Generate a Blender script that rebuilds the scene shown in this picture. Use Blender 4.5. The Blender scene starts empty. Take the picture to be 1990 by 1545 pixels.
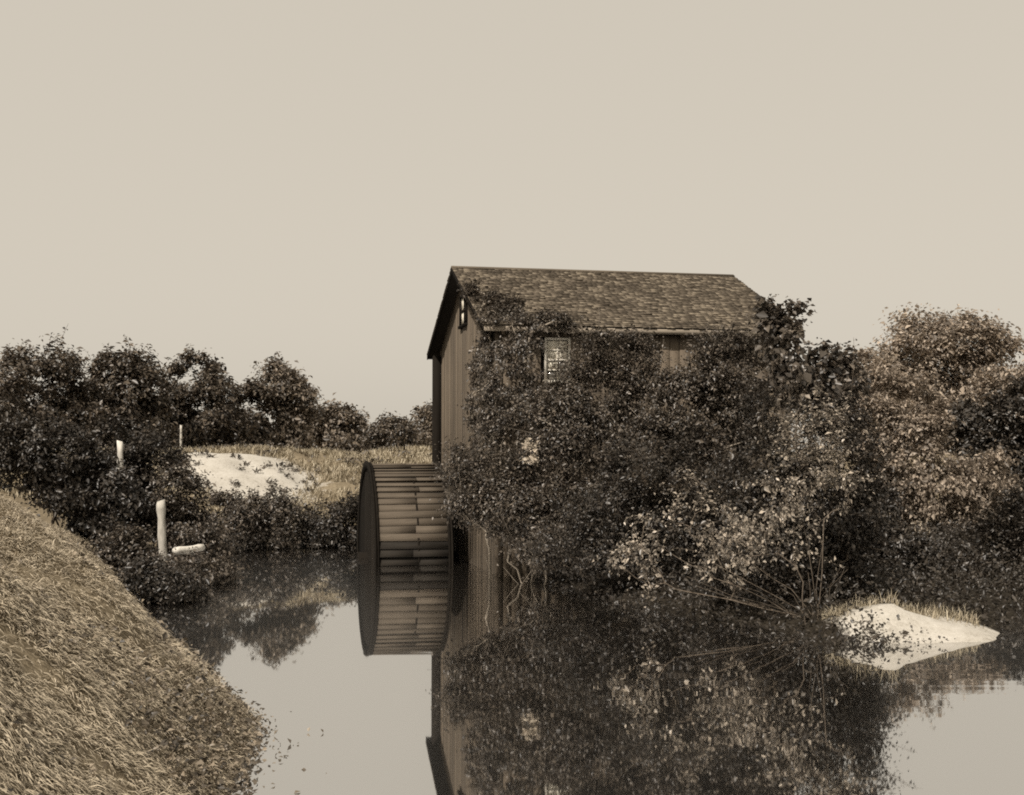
import bpy, math
import numpy as np
from mathutils import Vector

# ------------------------------------------------------------------ camera, sky, sun, exposure
SC = bpy.context.scene
COL = SC.collection
FPX, PITCH, CAMH = 2451.0, 0.0436, 3.0            # focal length in photo pixels (1990 wide), tilt, eye height
cam = bpy.data.cameras.new('camera')
cam.sensor_width = 36.0
cam.lens = FPX / 1990 * 36
cam.clip_end = 6000
camo = bpy.data.objects.new('camera', cam)
camo.location = (0, 0, CAMH)
camo.rotation_euler = (math.pi / 2 + PITCH, 0, 0)
COL.objects.link(camo)
SC.camera = camo

SUN_AZ, SUN_EL = math.radians(214), math.radians(52)   # azimuth clockwise from +Y (view direction): behind the camera, a little left
world = bpy.data.worlds.new('World')
SC.world = world
world.use_nodes = True
wn = world.node_tree
bg = wn.nodes['Background']
sky = wn.nodes.new('ShaderNodeTexSky')
sky.sky_type = 'NISHITA'
sky.sun_disc = False
sky.sun_elevation = SUN_EL
sky.sun_rotation = SUN_AZ
sky.air_density = 1.0
sky.dust_density = 4.0
bw = wn.nodes.new('ShaderNodeRGBToBW')
flat = wn.nodes.new('ShaderNodeMix'); flat.data_type = 'FLOAT'      # milky, evenly veiled sky
flat.inputs[0].default_value = 0.72
flat.inputs[3].default_value = 7.1
tint = wn.nodes.new('ShaderNodeMix'); tint.data_type = 'RGBA'; tint.blend_type = 'MULTIPLY'
tint.inputs[0].default_value = 1.0
tint.inputs[7].default_value = (1.0, 0.912, 0.77, 1)
wn.links.new(sky.outputs[0], bw.inputs[0])
wn.links.new(bw.outputs[0], flat.inputs[2])
wn.links.new(flat.outputs[0], tint.inputs[6])
wn.links.new(tint.outputs[2], bg.inputs[0])
bg.inputs[1].default_value = 0.11

sun = bpy.data.lights.new('sun', 'SUN')
sun.energy = 5.0
sun.angle = math.radians(0.6)
sun.color = (1.0, 0.92, 0.82)
suno = bpy.data.objects.new('sun', sun)
sd = Vector((math.sin(SUN_AZ) * math.cos(SUN_EL), math.cos(SUN_AZ) * math.cos(SUN_EL), math.sin(SUN_EL)))
suno.rotation_euler = sd.to_track_quat('Z', 'Y').to_euler()
COL.objects.link(suno)

SC.view_settings.view_transform = 'Standard'
SC.view_settings.look = 'None'
SC.view_settings.exposure = 0
SC.view_settings.gamma = 1
SC.view_settings.use_curve_mapping = False
SC.render.engine = 'CYCLES'
SC.cycles.use_denoising = False
SC.cycles.max_bounces = 6
SC.cycles.diffuse_bounces = 2
SC.cycles.glossy_bounces = 3
SC.cycles.transmission_bounces = 4
SC.cycles.filter_width = 1.9
SC.cycles.use_adaptive_sampling = False
SC.cycles.sample_clamp_indirect = 3.0

# ------------------------------------------------------------------ helpers
RNG = np.random.default_rng(7)

def at(px, py, Y):
    """a photo pixel at forward distance Y -> a point"""
    cp, sp = math.cos(PITCH), math.sin(PITCH)
    a, b = (px - 995) / FPX, -(py - 772.5) / FPX
    d = np.array([a, cp - b * sp, sp + b * cp])
    d = d / d[1] * Y
    return np.array([d[0], Y, d[2] + CAMH])

def tag(o, label=None, cat=None, group=None, kind=None):
    if label: o['label'] = label
    if cat: o['category'] = cat
    if group: o['group'] = group
    if kind: o['kind'] = kind
    return o

def empty(name, loc, rz=0):
    o = bpy.data.objects.new(name, None)
    o.empty_display_size = .2
    o.location = loc
    o.rotation_euler = (0, 0, rz)
    COL.objects.link(o)
    return o

def mesh_np(name, V, F, mat, parent=None, smooth=False, loc=None):
    """V (n,3); F (m,k) or list of such arrays"""
    V = np.asarray(V, dtype=np.float32)
    Fs = F if isinstance(F, list) else [F]
    Fs = [np.asarray(f, dtype=np.int32) for f in Fs if len(f)]
    me = bpy.data.meshes.new(name)
    me.vertices.add(len(V))
    me.vertices.foreach_set('co', V.ravel())
    loops = np.concatenate([f.ravel() for f in Fs])
    tot = np.concatenate([np.full(len(f), f.shape[1], dtype=np.int32) for f in Fs])
    st = np.concatenate([[0], np.cumsum(tot)[:-1]]).astype(np.int32)
    me.loops.add(len(loops))
    me.loops.foreach_set('vertex_index', loops)
    me.polygons.add(len(tot))
    me.polygons.foreach_set('loop_start', st)
    me.update(calc_edges=True)
    if smooth:
        me.polygons.foreach_set('use_smooth', np.ones(len(tot), dtype=bool))
    me.materials.append(mat)
    o = bpy.data.objects.new(name, me)
    if loc is not None: o.location = loc
    COL.objects.link(o)
    if parent is not None: o.parent = parent
    return o

def data_obj(name, me, parent=None, loc=(0, 0, 0), rot=(0, 0, 0), scale=(1, 1, 1)):
    o = bpy.data.objects.new(name, me)
    o.location, o.rotation_euler, o.scale = loc, rot, scale
    COL.objects.link(o)
    if parent is not None: o.parent = parent
    return o

BOXF = np.array([[0, 3, 2, 1], [4, 5, 6, 7], [0, 1, 5, 4], [1, 2, 6, 5], [2, 3, 7, 6], [3, 0, 4, 7]])
def box_v(x0, x1, y0, y1, z0, z1):
    return np.array([[x0, y0, z0], [x1, y0, z0], [x1, y1, z0], [x0, y1, z0], [x0, y0, z1], [x1, y0, z1], [x1, y1, z1], [x0, y1, z1]], float)

def box(name, b, mat, parent=None):
    return mesh_np(name, box_v(*b), BOXF, mat, parent)

def prism(name, poly, y0, y1, mat, parent=None, axis='y'):
    """a polygon in (a, z) pushed from y0 to y1 along the other horizontal axis"""
    n = len(poly)
    V = []
    for y in (y0, y1):
        for a, z in poly:
            V.append((a, y, z) if axis == 'y' else (y, a, z))
    side = [[i, (i + 1) % n, n + (i + 1) % n, n + i] for i in range(n)]
    me_f = [np.array(side), np.array([list(range(n))[::-1]]), np.array([list(range(n, 2 * n))])]
    return mesh_np(name, V, me_f, mat, parent)

def smooth(a, b, x):
    t = np.clip((x - a) / (b - a), 0, 1)
    return t * t * (3 - 2 * t)

_perm = np.random.default_rng(3).random((64, 64))
def vnoise(x, y):
    x, y = np.asarray(x, float), np.asarray(y, float)
    xi, yi = np.floor(x).astype(int), np.floor(y).astype(int)
    fx, fy = x - xi, y - yi
    fx, fy = fx * fx * (3 - 2 * fx), fy * fy * (3 - 2 * fy)
    g = lambda i, j: _perm[(xi + i) % 64, (yi + j) % 64]
    return (g(0, 0) * (1 - fx) + g(1, 0) * fx) * (1 - fy) + (g(0, 1) * (1 - fx) + g(1, 1) * fx) * fy - .5

# ------------------------------------------------------------------ materials (old sepia print: browns, no strong hues)
def new_mat(name):
    m = bpy.data.materials.new(name)
    m.use_nodes = True
    nt = m.node_tree
    return m, nt, nt.nodes['Principled BSDF']

def ramp(nt, stops):
    r = nt.nodes.new('ShaderNodeValToRGB')
    e = r.color_ramp.elements
    while len(e) < len(stops): e.new(0.5)
    for i, (p, c) in enumerate(stops):
        e[i].position = p
        e[i].color = (*c, 1)
    return r

def noise_node(nt, scale, detail=3, rough=.6, vec=None, stretch=None):
    n = nt.nodes.new('ShaderNodeTexNoise')
    n.inputs['Scale'].default_value = scale
    n.inputs['Detail'].default_value = detail
    n.inputs['Roughness'].default_value = rough
    if vec is None:
        vec = nt.nodes.new('ShaderNodeTexCoord').outputs['Object']
    if stretch:
        mp = nt.nodes.new('ShaderNodeMapping')
        mp.inputs['Scale'].default_value = stretch
        nt.links.new(vec, mp.inputs[0])
        vec = mp.outputs[0]
    nt.links.new(vec, n.inputs['Vector'])
    return n

def mathn(nt, op, a, b):
    n = nt.nodes.new('ShaderNodeMath'); n.operation = op
    for i, v in enumerate((a, b)):
        if isinstance(v, (int, float)): n.inputs[i].default_value = v
        else: nt.links.new(v, n.inputs[i])
    return n.outputs[0]

def leaf_mat(name, dark, light, rough=.45, trans=.25, spec=.5):
    dark, light = [(c[0], c[1] * .985, c[2] * 1.02) for c in (dark, light)]
    m, nt, p = new_mat(name)
    g = nt.nodes.new('ShaderNodeNewGeometry')
    r = ramp(nt, [(0, dark), (.6, tuple((a + b) / 2 for a, b in zip(dark, light))), (1, light)])
    nt.links.new(g.outputs['Random Per Island'], r.inputs[0])
    nt.links.new(r.outputs[0], p.inputs['Base Color'])
    p.inputs['Roughness'].default_value = rough
    p.inputs['Specular IOR Level'].default_value = spec
    t = nt.nodes.new('ShaderNodeBsdfTranslucent')
    nt.links.new(r.outputs[0], t.inputs[0])
    mx = nt.nodes.new('ShaderNodeMixShader')
    mx.inputs[0].default_value = trans
    nt.links.new(p.outputs[0], mx.inputs[1])
    nt.links.new(t.outputs[0], mx.inputs[2])
    nt.links.new(mx.outputs[0], nt.nodes['Material Output'].inputs[0])
    return m

def wood_mat(name, dark, light, stretch=(9, 9, .7), rough=.85, scale=2.0, bump=.25, spec=.25, rnd=.35):
    m, nt, p = new_mat(name)
    n = noise_node(nt, scale, 5, .65, stretch=stretch)
    n2 = noise_node(nt, .55, 3, .6)
    oi = nt.nodes.new('ShaderNodeObjectInfo')
    s = mathn(nt, 'ADD', mathn(nt, 'MULTIPLY', n.outputs[0], .6), mathn(nt, 'ADD', mathn(nt, 'MULTIPLY', oi.outputs['Random'], rnd), (.35 - rnd) / 2))
    s = mathn(nt, 'ADD', s, mathn(nt, 'MULTIPLY', n2.outputs[0], .4))
    r = ramp(nt, [(.3, dark), (1.0, light)])
    nt.links.new(s, r.inputs[0])
    nt.links.new(r.outputs[0], p.inputs['Base Color'])
    p.inputs['Roughness'].default_value = rough
    p.inputs['Specular IOR Level'].default_value = spec
    b = nt.nodes.new('ShaderNodeBump'); b.inputs['Strength'].default_value = bump; b.inputs['Distance'].default_value = .02
    nt.links.new(n.outputs[0], b.inputs['Height'])
    nt.links.new(b.outputs[0], p.inputs['Normal'])
    return m

def plain_mat(name, col, rough=.8, var=.25, scale=6, spec=.3):
    m, nt, p = new_mat(name)
    n = noise_node(nt, scale, 4)
    r = ramp(nt, [(.25, tuple(c * (1 - var) for c in col)), (.75, tuple(min(1, c * (1 + var)) for c in col))])
    nt.links.new(n.outputs[0], r.inputs[0])
    nt.links.new(r.outputs[0], p.inputs['Base Color'])
    p.inputs['Roughness'].default_value = rough
    p.inputs['Specular IOR Level'].default_value = spec
    return m

M = {}
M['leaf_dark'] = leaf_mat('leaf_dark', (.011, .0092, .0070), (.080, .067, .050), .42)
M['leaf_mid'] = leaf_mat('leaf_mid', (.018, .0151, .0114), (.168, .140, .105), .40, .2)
M['leaf_glint'] = leaf_mat('leaf_glint', (.03, .026, .0195), (.46, .40, .31), .36, .2)  # sun glints put into the leaf colour as a pale tone
M['leaf_far'] = leaf_mat('leaf_far', (.045, .037, .027), (.25, .205, .148), .5)  # distance haze put into the leaf colour as a lighter tone
M['leaf_tan'] = leaf_mat('leaf_tan', (.085, .070, .053), (.58, .49, .375), .5, .38)  # haze on far trees and sunlit look put into the pale colour
M['leaf_tree'] = leaf_mat('leaf_tree', (.018, .0145, .0105), (.175, .142, .101), .42)
M['blossom'] = leaf_mat('blossom', (.30, .26, .19), (.62, .54, .42), .6)
M['bark'] = wood_mat('bark', (.045, .036, .028), (.15, .12, .09), (5, 5, 1))
M['bark_pale'] = wood_mat('bark_pale', (.13, .11, .085), (.36, .31, .25), (5, 5, 1))
M['wall'] = wood_mat('wall_wood', (.045, .036, .027), (.150, .119, .086), (10, 10, .6))
M['dark_wood'] = wood_mat('dark_wood', (.006, .005, .004), (.018, .015, .012), (6, 6, .8), .95, spec=.05)
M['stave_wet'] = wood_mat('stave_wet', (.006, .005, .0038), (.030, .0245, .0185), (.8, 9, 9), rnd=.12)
M['stave'] = wood_mat('stave_wood', (.022, .0178, .0133), (.145, .117, .087), (.8, 14, 14), rnd=.12)
M['trim'] = wood_mat('trim_wood', (.16, .135, .105), (.34, .29, .23), (.7, 9, 9))
M['white_wood'] = plain_mat('white_wood', (.62, .58, .50), .7, .15, 12)
M['post'] = wood_mat('post_white', (.16, .145, .12), (.80, .76, .68), (9, 9, 2.2))
M['stem_grass'] = None

# shingles: random tone per shingle, streaked by weather
m, nt, p = new_mat('shingle')
g = nt.nodes.new('ShaderNodeNewGeometry')
n = noise_node(nt, .7, 4)
s = mathn(nt, 'ADD', mathn(nt, 'MULTIPLY', mathn(nt, 'POWER', g.outputs['Random Per Island'], 1.6), .72), mathn(nt, 'MULTIPLY', n.outputs[0], .6))
r = ramp(nt, [(.2, (.050, .040, .029)), (.7, (.13, .107, .080)), (.99, (.21, .176, .132))])
nt.links.new(s, r.inputs[0]); nt.links.new(r.outputs[0], p.inputs['Base Color'])
p.inputs['Roughness'].default_value = .9
p.inputs['Specular IOR Level'].default_value = .2
M['shingle'] = m

# window glass
m, nt, p = new_mat('pane_glass')
p.inputs['Base Color'].default_value = (.10, .09, .075, 1)
p.inputs['Roughness'].default_value = .08
p.inputs['Specular IOR Level'].default_value = 1.0
p.inputs['Coat Weight'].default_value = 1.0
M['glass'] = m
M['curtain'] = plain_mat('curtain', (.74, .69, .58), .8, .2, 7)

# grass blades
def grass_mat(name, stops):
    m, nt, p = new_mat(name)
    g = nt.nodes.new('ShaderNodeNewGeometry')
    n = noise_node(nt, 1.7, 6, .75)
    s = mathn(nt, 'ADD', mathn(nt, 'MULTIPLY', g.outputs['Random Per Island'], .3), mathn(nt, 'MULTIPLY', n.outputs[0], .95))
    r = ramp(nt, stops)
    nt.links.new(s, r.inputs[0]); nt.links.new(r.outputs[0], p.inputs['Base Color'])
    p.inputs['Roughness'].default_value = .6
    p.inputs['Specular IOR Level'].default_value = .3
    return m
M['bank_grass'] = grass_mat('bank_grass', [(.28, (.11, .090, .064)), (.5, (.28, .234, .168)), (.85, (.46, .395, .295))])
M['field_grass'] = grass_mat('field_grass', [(.28, (.10, .082, .056)), (.55, (.30, .255, .18)), (.9, (.50, .44, .33))])

# ground: dry turf, bare sand where the bank has slumped, dark litter under the bushes
m, nt, p = new_mat('ground')
a = nt.nodes.new('ShaderNodeVertexColor'); a.layer_name = 'cover'
sep = nt.nodes.new('ShaderNodeSeparateColor'); nt.links.new(a.outputs[0], sep.inputs[0])
n1 = noise_node(nt, .8, 6, .65)
n2 = noise_node(nt, 9, 5, .7)
n3 = noise_node(nt, 1.3, 5, .65)
n4 = noise_node(nt, 38, 3, .7)
turf = ramp(nt, [(.35, (.075, .060, .040)), (.55, (.19, .155, .105)), (.75, (.33, .28, .20))])
nt.links.new(mathn(nt, 'ADD', mathn(nt, 'MULTIPLY', n1.outputs[0], .5), mathn(nt, 'MULTIPLY', n2.outputs[0], .5)), turf.inputs[0])
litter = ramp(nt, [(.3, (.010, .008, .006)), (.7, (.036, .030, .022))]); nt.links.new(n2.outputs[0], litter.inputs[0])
sandc = ramp(nt, [(.35, (.17, .15, .12)), (.52, (.38, .355, .31)), (.75, (.50, .475, .43))]); nt.links.new(mathn(nt, 'ADD', mathn(nt, 'ADD', mathn(nt, 'MULTIPLY', n2.outputs[0], .4), mathn(nt, 'MULTIPLY', n4.outputs[0], .3)), mathn(nt, 'MULTIPLY', n3.outputs[0], .4)), sandc.inputs[0])
def mixc(f, x, y):
    k = nt.nodes.new('ShaderNodeMix'); k.data_type = 'RGBA'
    nt.links.new(f, k.inputs[0]); nt.links.new(x, k.inputs[6]); nt.links.new(y, k.inputs[7])
    return k.outputs[2]
def edge(f, lo=.35, hi=.65):                       # breaks a soft mask into an uneven edge
    s_ = mathn(nt, 'ADD', f, mathn(nt, 'MULTIPLY', mathn(nt, 'SUBTRACT', mathn(nt, 'ADD', n2.outputs[0], n3.outputs[0]), 1.0), 1.0))
    mr = nt.nodes.new('ShaderNodeMapRange'); mr.inputs[1].default_value = lo; mr.inputs[2].default_value = hi
    nt.links.new(s_, mr.inputs[0]); return mr.outputs[0]
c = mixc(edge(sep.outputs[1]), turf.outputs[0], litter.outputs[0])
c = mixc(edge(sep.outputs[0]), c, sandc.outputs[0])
nt.links.new(c, p.inputs['Base Color'])
p.inputs['Roughness'].default_value = .95
p.inputs['Specular IOR Level'].default_value = .1
b = nt.nodes.new('ShaderNodeBump'); b.inputs['Strength'].default_value = .5; b.inputs['Distance'].default_value = .05
nt.links.new(n2.outputs[0], b.inputs['Height']); nt.links.new(b.outputs[0], p.inputs['Normal'])
M['ground'] = m

# still mill-pond water: dark body, strong mirror, faint breeze ripples in patches
m, nt, p = new_mat('pond_water')
p.inputs['Base Color'].default_value = (.012, .010, .008, 1)
p.inputs['Roughness'].default_value = .3
gl = nt.nodes.new('ShaderNodeBsdfGlossy'); gl.inputs['Roughness'].default_value = .022
gl.inputs['Color'].default_value = (.93, .93, .93, 1)
mx = nt.nodes.new('ShaderNodeMixShader')
mx.inputs[0].default_value = .755
nt.links.new(p.outputs[0], mx.inputs[1]); nt.links.new(gl.outputs[0], mx.inputs[2])
nt.links.new(mx.outputs[0], nt.nodes['Material Output'].inputs[0])
w1 = noise_node(nt, 1.0, 1, .4, stretch=(.35, 2.0, 1))
w2 = noise_node(nt, .05, 2, .5)
mr = nt.nodes.new('ShaderNodeMapRange'); mr.inputs[1].default_value = .48; mr.inputs[2].default_value = .62
mr.inputs[3].default_value = .008; mr.inputs[4].default_value = .26
nt.links.new(w2.outputs[0], mr.inputs[0])
b = nt.nodes.new('ShaderNodeBump'); b.inputs['Distance'].default_value = .012
nt.links.new(w1.outputs[0], b.inputs['Height']); nt.links.new(mr.outputs[0], b.inputs['Strength'])
nt.links.new(b.outputs[0], gl.inputs['Normal'])
M['water'] = m

# ------------------------------------------------------------------ terrain and pond
POND = np.array([(-2.0, 3), (-2.3, 8), (-2.5, 11.3), (-2.8, 14.1), (-4.15, 17.5), (-6.1, 21.6), (-8.1, 26.5), (-9.1, 32), (-9.2, 36),
                 (-8.0, 39.2), (-5, 40.2), (-1.5, 41), (.3, 37), (.9, 33), (.8, 30), (1.7, 27), (3, 23.8), (5, 20.9), (6, 19.95), (7.75, 20.3),
                 (8.6, 22.2), (13, 23.5), (20, 22), (30, 20), (30, 3)], float)

def pond_sd(x, y):
    """signed distance to the shore, positive on land"""
    x, y = np.asarray(x, float), np.asarray(y, float)
    d = np.full(x.shape, 1e9); ins = np.zeros(x.shape, bool)
    n = len(POND)
    for i in range(n):
        (ax, ay), (bx, by) = POND[i], POND[(i + 1) % n]
        ex, ey = bx - ax, by - ay
        t = np.clip(((x - ax) * ex + (y - ay) * ey) / (ex * ex + ey * ey), 0, 1)
        d = np.minimum(d, np.hypot(x - ax - t * ex, y - ay - t * ey))
        cr = ((ay > y) != (by > y))
        with np.errstate(divide='ignore', invalid='ignore'):
            ins ^= cr & (x < (bx - ax) * (y - ay) / (by - ay + 1e-12) + ax)
    return np.where(ins, -d, d)

def sand_far(x, y):
    return np.exp(-(((x + 10.2) / 3.0) ** 2 + ((y - 47.5) / 2.7) ** 2) ** 1.6)

def sand_bump(x, y):
    return .55 * np.exp(-(((x + 10.2) / 2.6) ** 2 + ((y - 48.6) / 2.6) ** 2))

def ground_h(x, y):
    x, y = np.asarray(x, float), np.asarray(y, float)
    s = pond_sd(x, y) + .35 * vnoise(x * .9, y * .9) * smooth(0, 2, np.abs(pond_sd(x, y)))
    sp = np.maximum(s, 0)
    left = 2.65 * np.tanh(.92 * sp ** 1.18 / 2.65) + (.16 * vnoise(x * 1.7, y * 1.7) + .09 * vnoise(x * 3.7, y * 3.7)) * smooth(0, .8, sp) + .2 * vnoise(x * .5, y * .5) * smooth(0, 2, sp)
    left = left * (1 - .55 * smooth(25, 33, y))
    far = 2.95 * smooth(0, 15, sp * 1.02 + .15 * np.minimum(sp, 3)) + (.5 * vnoise(x * .25 + 9, y * .25) + .22 * vnoise(x * .9, y * .9)) * smooth(1, 6, sp) + sand_bump(x, y) * smooth(1, 5, sp)
    right = .32 * np.tanh(.4 * sp / .32)
    tf = smooth(33, 43, y)
    tr = smooth(-1.5, 1.5, x)
    near = left * (1 - tr) + right * tr
    h = near * (1 - tf) + (far * (1 - tr) + (right + .8 * far * smooth(60, 72, y)) * tr) * tf
    # sandy spit at the right
    u = ((x - 6.15) * .995 + (y - 20.75) * -.08)
    v = ((y - 20.75) + (x - 6.15) * .10)
    prof = np.where(u < 0, np.exp(-(u / 1.35) ** 2), np.clip(1 - u / 1.85, 0, 1))
    prof = prof * (1 + .25 * vnoise(x * 2.1, y * 2.1) + .14 * vnoise(x * 5, y * 5))
    h = np.where((s > -.25) & (u > -1.3), np.maximum(h, .55 * prof * np.exp(-(v / .5) ** 2) - .05), h)
    under = -np.minimum(1.6, .5 * np.maximum(-s, 0)) - .02
    h = np.where(s > 0, np.maximum(h, .02 * np.minimum(sp * 5, 1)), np.where(h > 0, h, under))
    return h

def axis(lo, hi, step, far):
    c = np.arange(lo, hi + 1e-6, step)
    g = [step]
    while sum(g) < far: g.append(g[-1] * 1.22)
    g = np.cumsum(g)
    return np.concatenate([lo - g[::-1], c, hi + g])

gx, gy = axis(-22, 14, .17, 2500), axis(7, 60, .22, 2500)
GX, GY = np.meshgrid(gx, gy, indexing='ij')
GZ = ground_h(GX, GY)
far_away = np.hypot(GX, GY - 40)
GZ = np.where(far_away > 90, GZ * 0 + np.minimum(GZ, 3.4), GZ)
nx, ny = len(gx), len(gy)
idx = np.arange(nx * ny).reshape(nx, ny)
F = np.stack([idx[:-1, :-1], idx[1:, :-1], idx[1:, 1:], idx[:-1, 1:]], -1).reshape(-1, 4)
ground = mesh_np('ground', np.stack([GX, GY, GZ], -1).reshape(-1, 3), F, M['ground'], smooth=True)
tag(ground, 'dry grassy ground with bare sand around the mill pond', 'ground', kind='structure')
sdv = pond_sd(GX, GY)
u = (GX - 6.15)
spit = smooth(.12, .3, GZ) * (np.exp(-((GY - 20.7) / .85) ** 4) * smooth(-1.4, -.5, u) * smooth(3.2, 2.2, u))
spit = np.maximum(spit, (np.exp(-((GY - 20.5) / .8) ** 4) * smooth(-1.1, -.4, u) * (u < 2.4)) * .9)
sand = np.maximum(spit, 1.15 * sand_far(GX, GY))
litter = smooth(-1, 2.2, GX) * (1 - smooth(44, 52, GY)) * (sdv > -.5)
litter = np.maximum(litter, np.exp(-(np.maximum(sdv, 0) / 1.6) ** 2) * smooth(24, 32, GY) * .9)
colr = np.zeros((nx * ny, 4), np.float32)
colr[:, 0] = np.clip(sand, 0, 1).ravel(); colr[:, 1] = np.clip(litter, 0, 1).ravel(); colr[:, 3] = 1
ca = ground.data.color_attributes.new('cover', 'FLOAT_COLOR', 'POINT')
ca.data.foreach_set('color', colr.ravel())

wx, wy = np.linspace(-14, 31, 40), np.linspace(2, 43, 40)
WX, WY = np.meshgrid(wx, wy, indexing='ij')
idx = np.arange(1600).reshape(40, 40)
F = np.stack([idx[:-1, :-1], idx[1:, :-1], idx[1:, 1:], idx[:-1, 1:]], -1).reshape(-1, 4)
water = mesh_np('pond_water', np.stack([WX, WY, WX * 0], -1).reshape(-1, 3), F, M['water'])
tag(water, 'still dark mill pond mirroring the sky, the mill and the bushes', 'water', kind='structure')

def gz(x, y):
    return float(ground_h(np.array([x]), np.array([y]))[0])

# ------------------------------------------------------------------ the mill
YAW = .2088
MX, MY = -.69, 30.8
L, W, EZ, RZ, OH = 8.42, 9.66, 6.14, 8.24, .36
mill = empty('mill_building', (MX, MY, 0), YAW)
tag(mill, 'weathered board mill house with shingled gable roof standing over the pond', 'mill')
# local axes: x along the ridge (to the right), y to the back; (0,0) is the front left eave corner of the roof
X0, X1, Y0, Y1 = OH, L - OH, .21, W - OH
slope = (RZ - EZ) / (W / 2)
def roof_z(y): return EZ + slope * (y if y < W / 2 else W - y)
TH = .13
core = mesh_np('wall', np.array([(X0 + .05, Y0 + .05, -1.2), (X1 - .05, Y0 + .05, -1.2), (X1 - .05, Y1 - .05, -1.2), (X0 + .05, Y1 - .05, -1.2),
        (X0 + .05, Y0 + .05, roof_z(Y0) - TH - .06), (X1 - .05, Y0 + .05, roof_z(Y0) - TH - .06), (X1 - .05, Y1 - .05, roof_z(Y0) - TH - .06), (X0 + .05, Y1 - .05, roof_z(Y0) - TH - .06),
        (X0 + .05, W / 2, RZ - TH - .1), (X1 - .05, W / 2, RZ - TH - .1)]),
        [np.array([[0, 1, 5, 4], [2, 3, 7, 6], [4, 5, 9, 8], [6, 7, 8, 9][::1]]), np.array([[3, 0, 4, 8, 7], [1, 2, 6, 9, 5]])], M['dark_wood'], mill)
# window openings: front (x0,x1,z0,z1) and gable (y0,y1,z0,z1)
FW = (1.63, 2.17, 4.80, 5.80)
GW = (4.35, 5.30, 6.62, 7.42)
rg = np.random.default_rng(11)
front = empty('front_wall', (0, 0, 0)); front.parent = mill
gable = empty('gable_wall', (0, 0, 0)); gable.parent = mill
def boards(lo, hi, wd):
    e = [lo]
    while e[-1] < hi - wd * .6: e.append(e[-1] + wd * rg.uniform(.85, 1.15))
    e[-1] = hi
    return list(zip(e[:-1], e[1:]))
def put_board(a0, a1, z0, top, face, wall):
    off = rg.uniform(-.010, .012)
    g_ = .007
    poly = [(a0 + g_, z0), (a1 - g_, z0), (a1 - g_, top(a1)), (a0 + g_, top(a0))]
    if face == 'front': prism('board', poly, Y0 - .03 + off, Y0 + .045, M['wall'], wall, 'y')
    else: prism('board', poly, X0 - .03 + off, X0 + .045, M['wall'], wall, 'x')
zt = roof_z(Y0) - TH - .02
for a0, a1 in boards(X0 + .14, X1 - .14, .26):
    if a1 > FW[0] - .05 and a0 < FW[1] + .05:
        put_board(a0, a1, -1.2 + rg.uniform(0, .05), lambda a: FW[2] - .07, 'front', front)
        put_board(a0, a1, FW[3] + .07, lambda a: zt, 'front', front)
    else:
        put_board(a0, a1, -1.2 + rg.uniform(0, .05), lambda a: zt, 'front', front)
for a0, a1 in boards(Y0 + .02, Y1 - .02, .27):
    tp = lambda a: roof_z(a) - TH - .02
    if a0 < W / 2 < a1: a1 = max(a1, W / 2)
    if a1 > GW[0] - .05 and a0 < GW[1] + .05:
        put_board(a0, a1, -1.2, lambda a: GW[2] - .07, 'gable', gable)
        put_board(a0, a1, GW[3] + .07, tp, 'gable', gable)
    else:
        put_board(a0, a1, -1.2, tp, 'gable', gable)
# corner boards and the dark timber against the back of the gable
box('corner_board', (X0 - .045, X0 + .13, Y0 - .06, Y0 + .012, -1.2, zt), M['wall'], mill)
box('corner_board', (X1 - .13, X1 + .045, Y0 - .06, Y0 + .012, -1.2, zt), M['wall'], mill)
tag(box('corner_post', (X0 - .27, X0 - .047, Y1 - .30, Y1 - .02, -1.2, zt - .02), M['dark_wood'], mill), 'dark upright timber at the back corner of the gable')
# far gable and back wall covering
prism('gable_wall', [(Y0, -1.2), (Y1, -1.2), (Y1, zt), (W / 2, RZ - TH - .02), (Y0, zt)], X1 - .04, X1 + .03, M['wall'], mill, 'x')
box('back_wall', (X0, X1, Y1 - .04, Y1 + .03, -1.2, zt), M['wall'], mill)
# roof decks
def deck(sgn):
    ys = (0, W / 2) if sgn < 0 else (W, W / 2)
    poly = [(ys[0], EZ - TH), (ys[0], EZ - .012), (ys[1], RZ - .012), (ys[1], RZ - TH)]
    return prism('roof', poly if sgn < 0 else poly[::-1], 0, L, M['dark_wood'], mill, 'x')
rf, rb = deck(-1), deck(1)
def shingles(sgn, parent):
    V = []; sl = math.hypot(W / 2, RZ - EZ); dy, dz = (W / 2) / sl, (RZ - EZ) / sl
    nC = 34; ex = sl / nC
    for i in range(nC):
        x = -.03 - rg.uniform(0, .15)
        while x < L + .03:
            wd = rg.uniform(.10, .22)
            a, b_ = max(x + .004, -.03), min(x + wd - .004, L + .03)
            x += wd
            if b_ - a < .03: continue
            s0 = i * ex - .05 + rg.uniform(-.02, .015); s1 = s0 + ex * 1.5
            lift = .022 + rg.uniform(0, .012) + (rg.random() < .02) * .02
            for (s_, t0, t1) in ((s0, .004 + lift * .35, lift + .008), (min(s1, sl), .0, .006)):
                for xx in (a, b_):
                    for t in (t0, t1):
                        V.append((xx, s_, t))
    V = np.array(V)
    y = V[:, 1] * dy - V[:, 2] * dz
    z = EZ + V[:, 1] * dz + V[:, 2] * dy
    if sgn > 0: y = W - y
    P = np.stack([V[:, 0], y, z], -1)
    n_ = len(P) // 8
    q = np.array([[0, 1, 3, 2], [4, 6, 7, 5], [1, 5, 7, 3], [0, 2, 6, 4], [0, 4, 5, 1], [2, 3, 7, 6]])
    F_ = (q[None] + 8 * np.arange(n_)[:, None, None]).reshape(-1, 4)
    tag(mesh_np('shingles', P, F_, M['shingle'], parent), kind='stuff')
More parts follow.
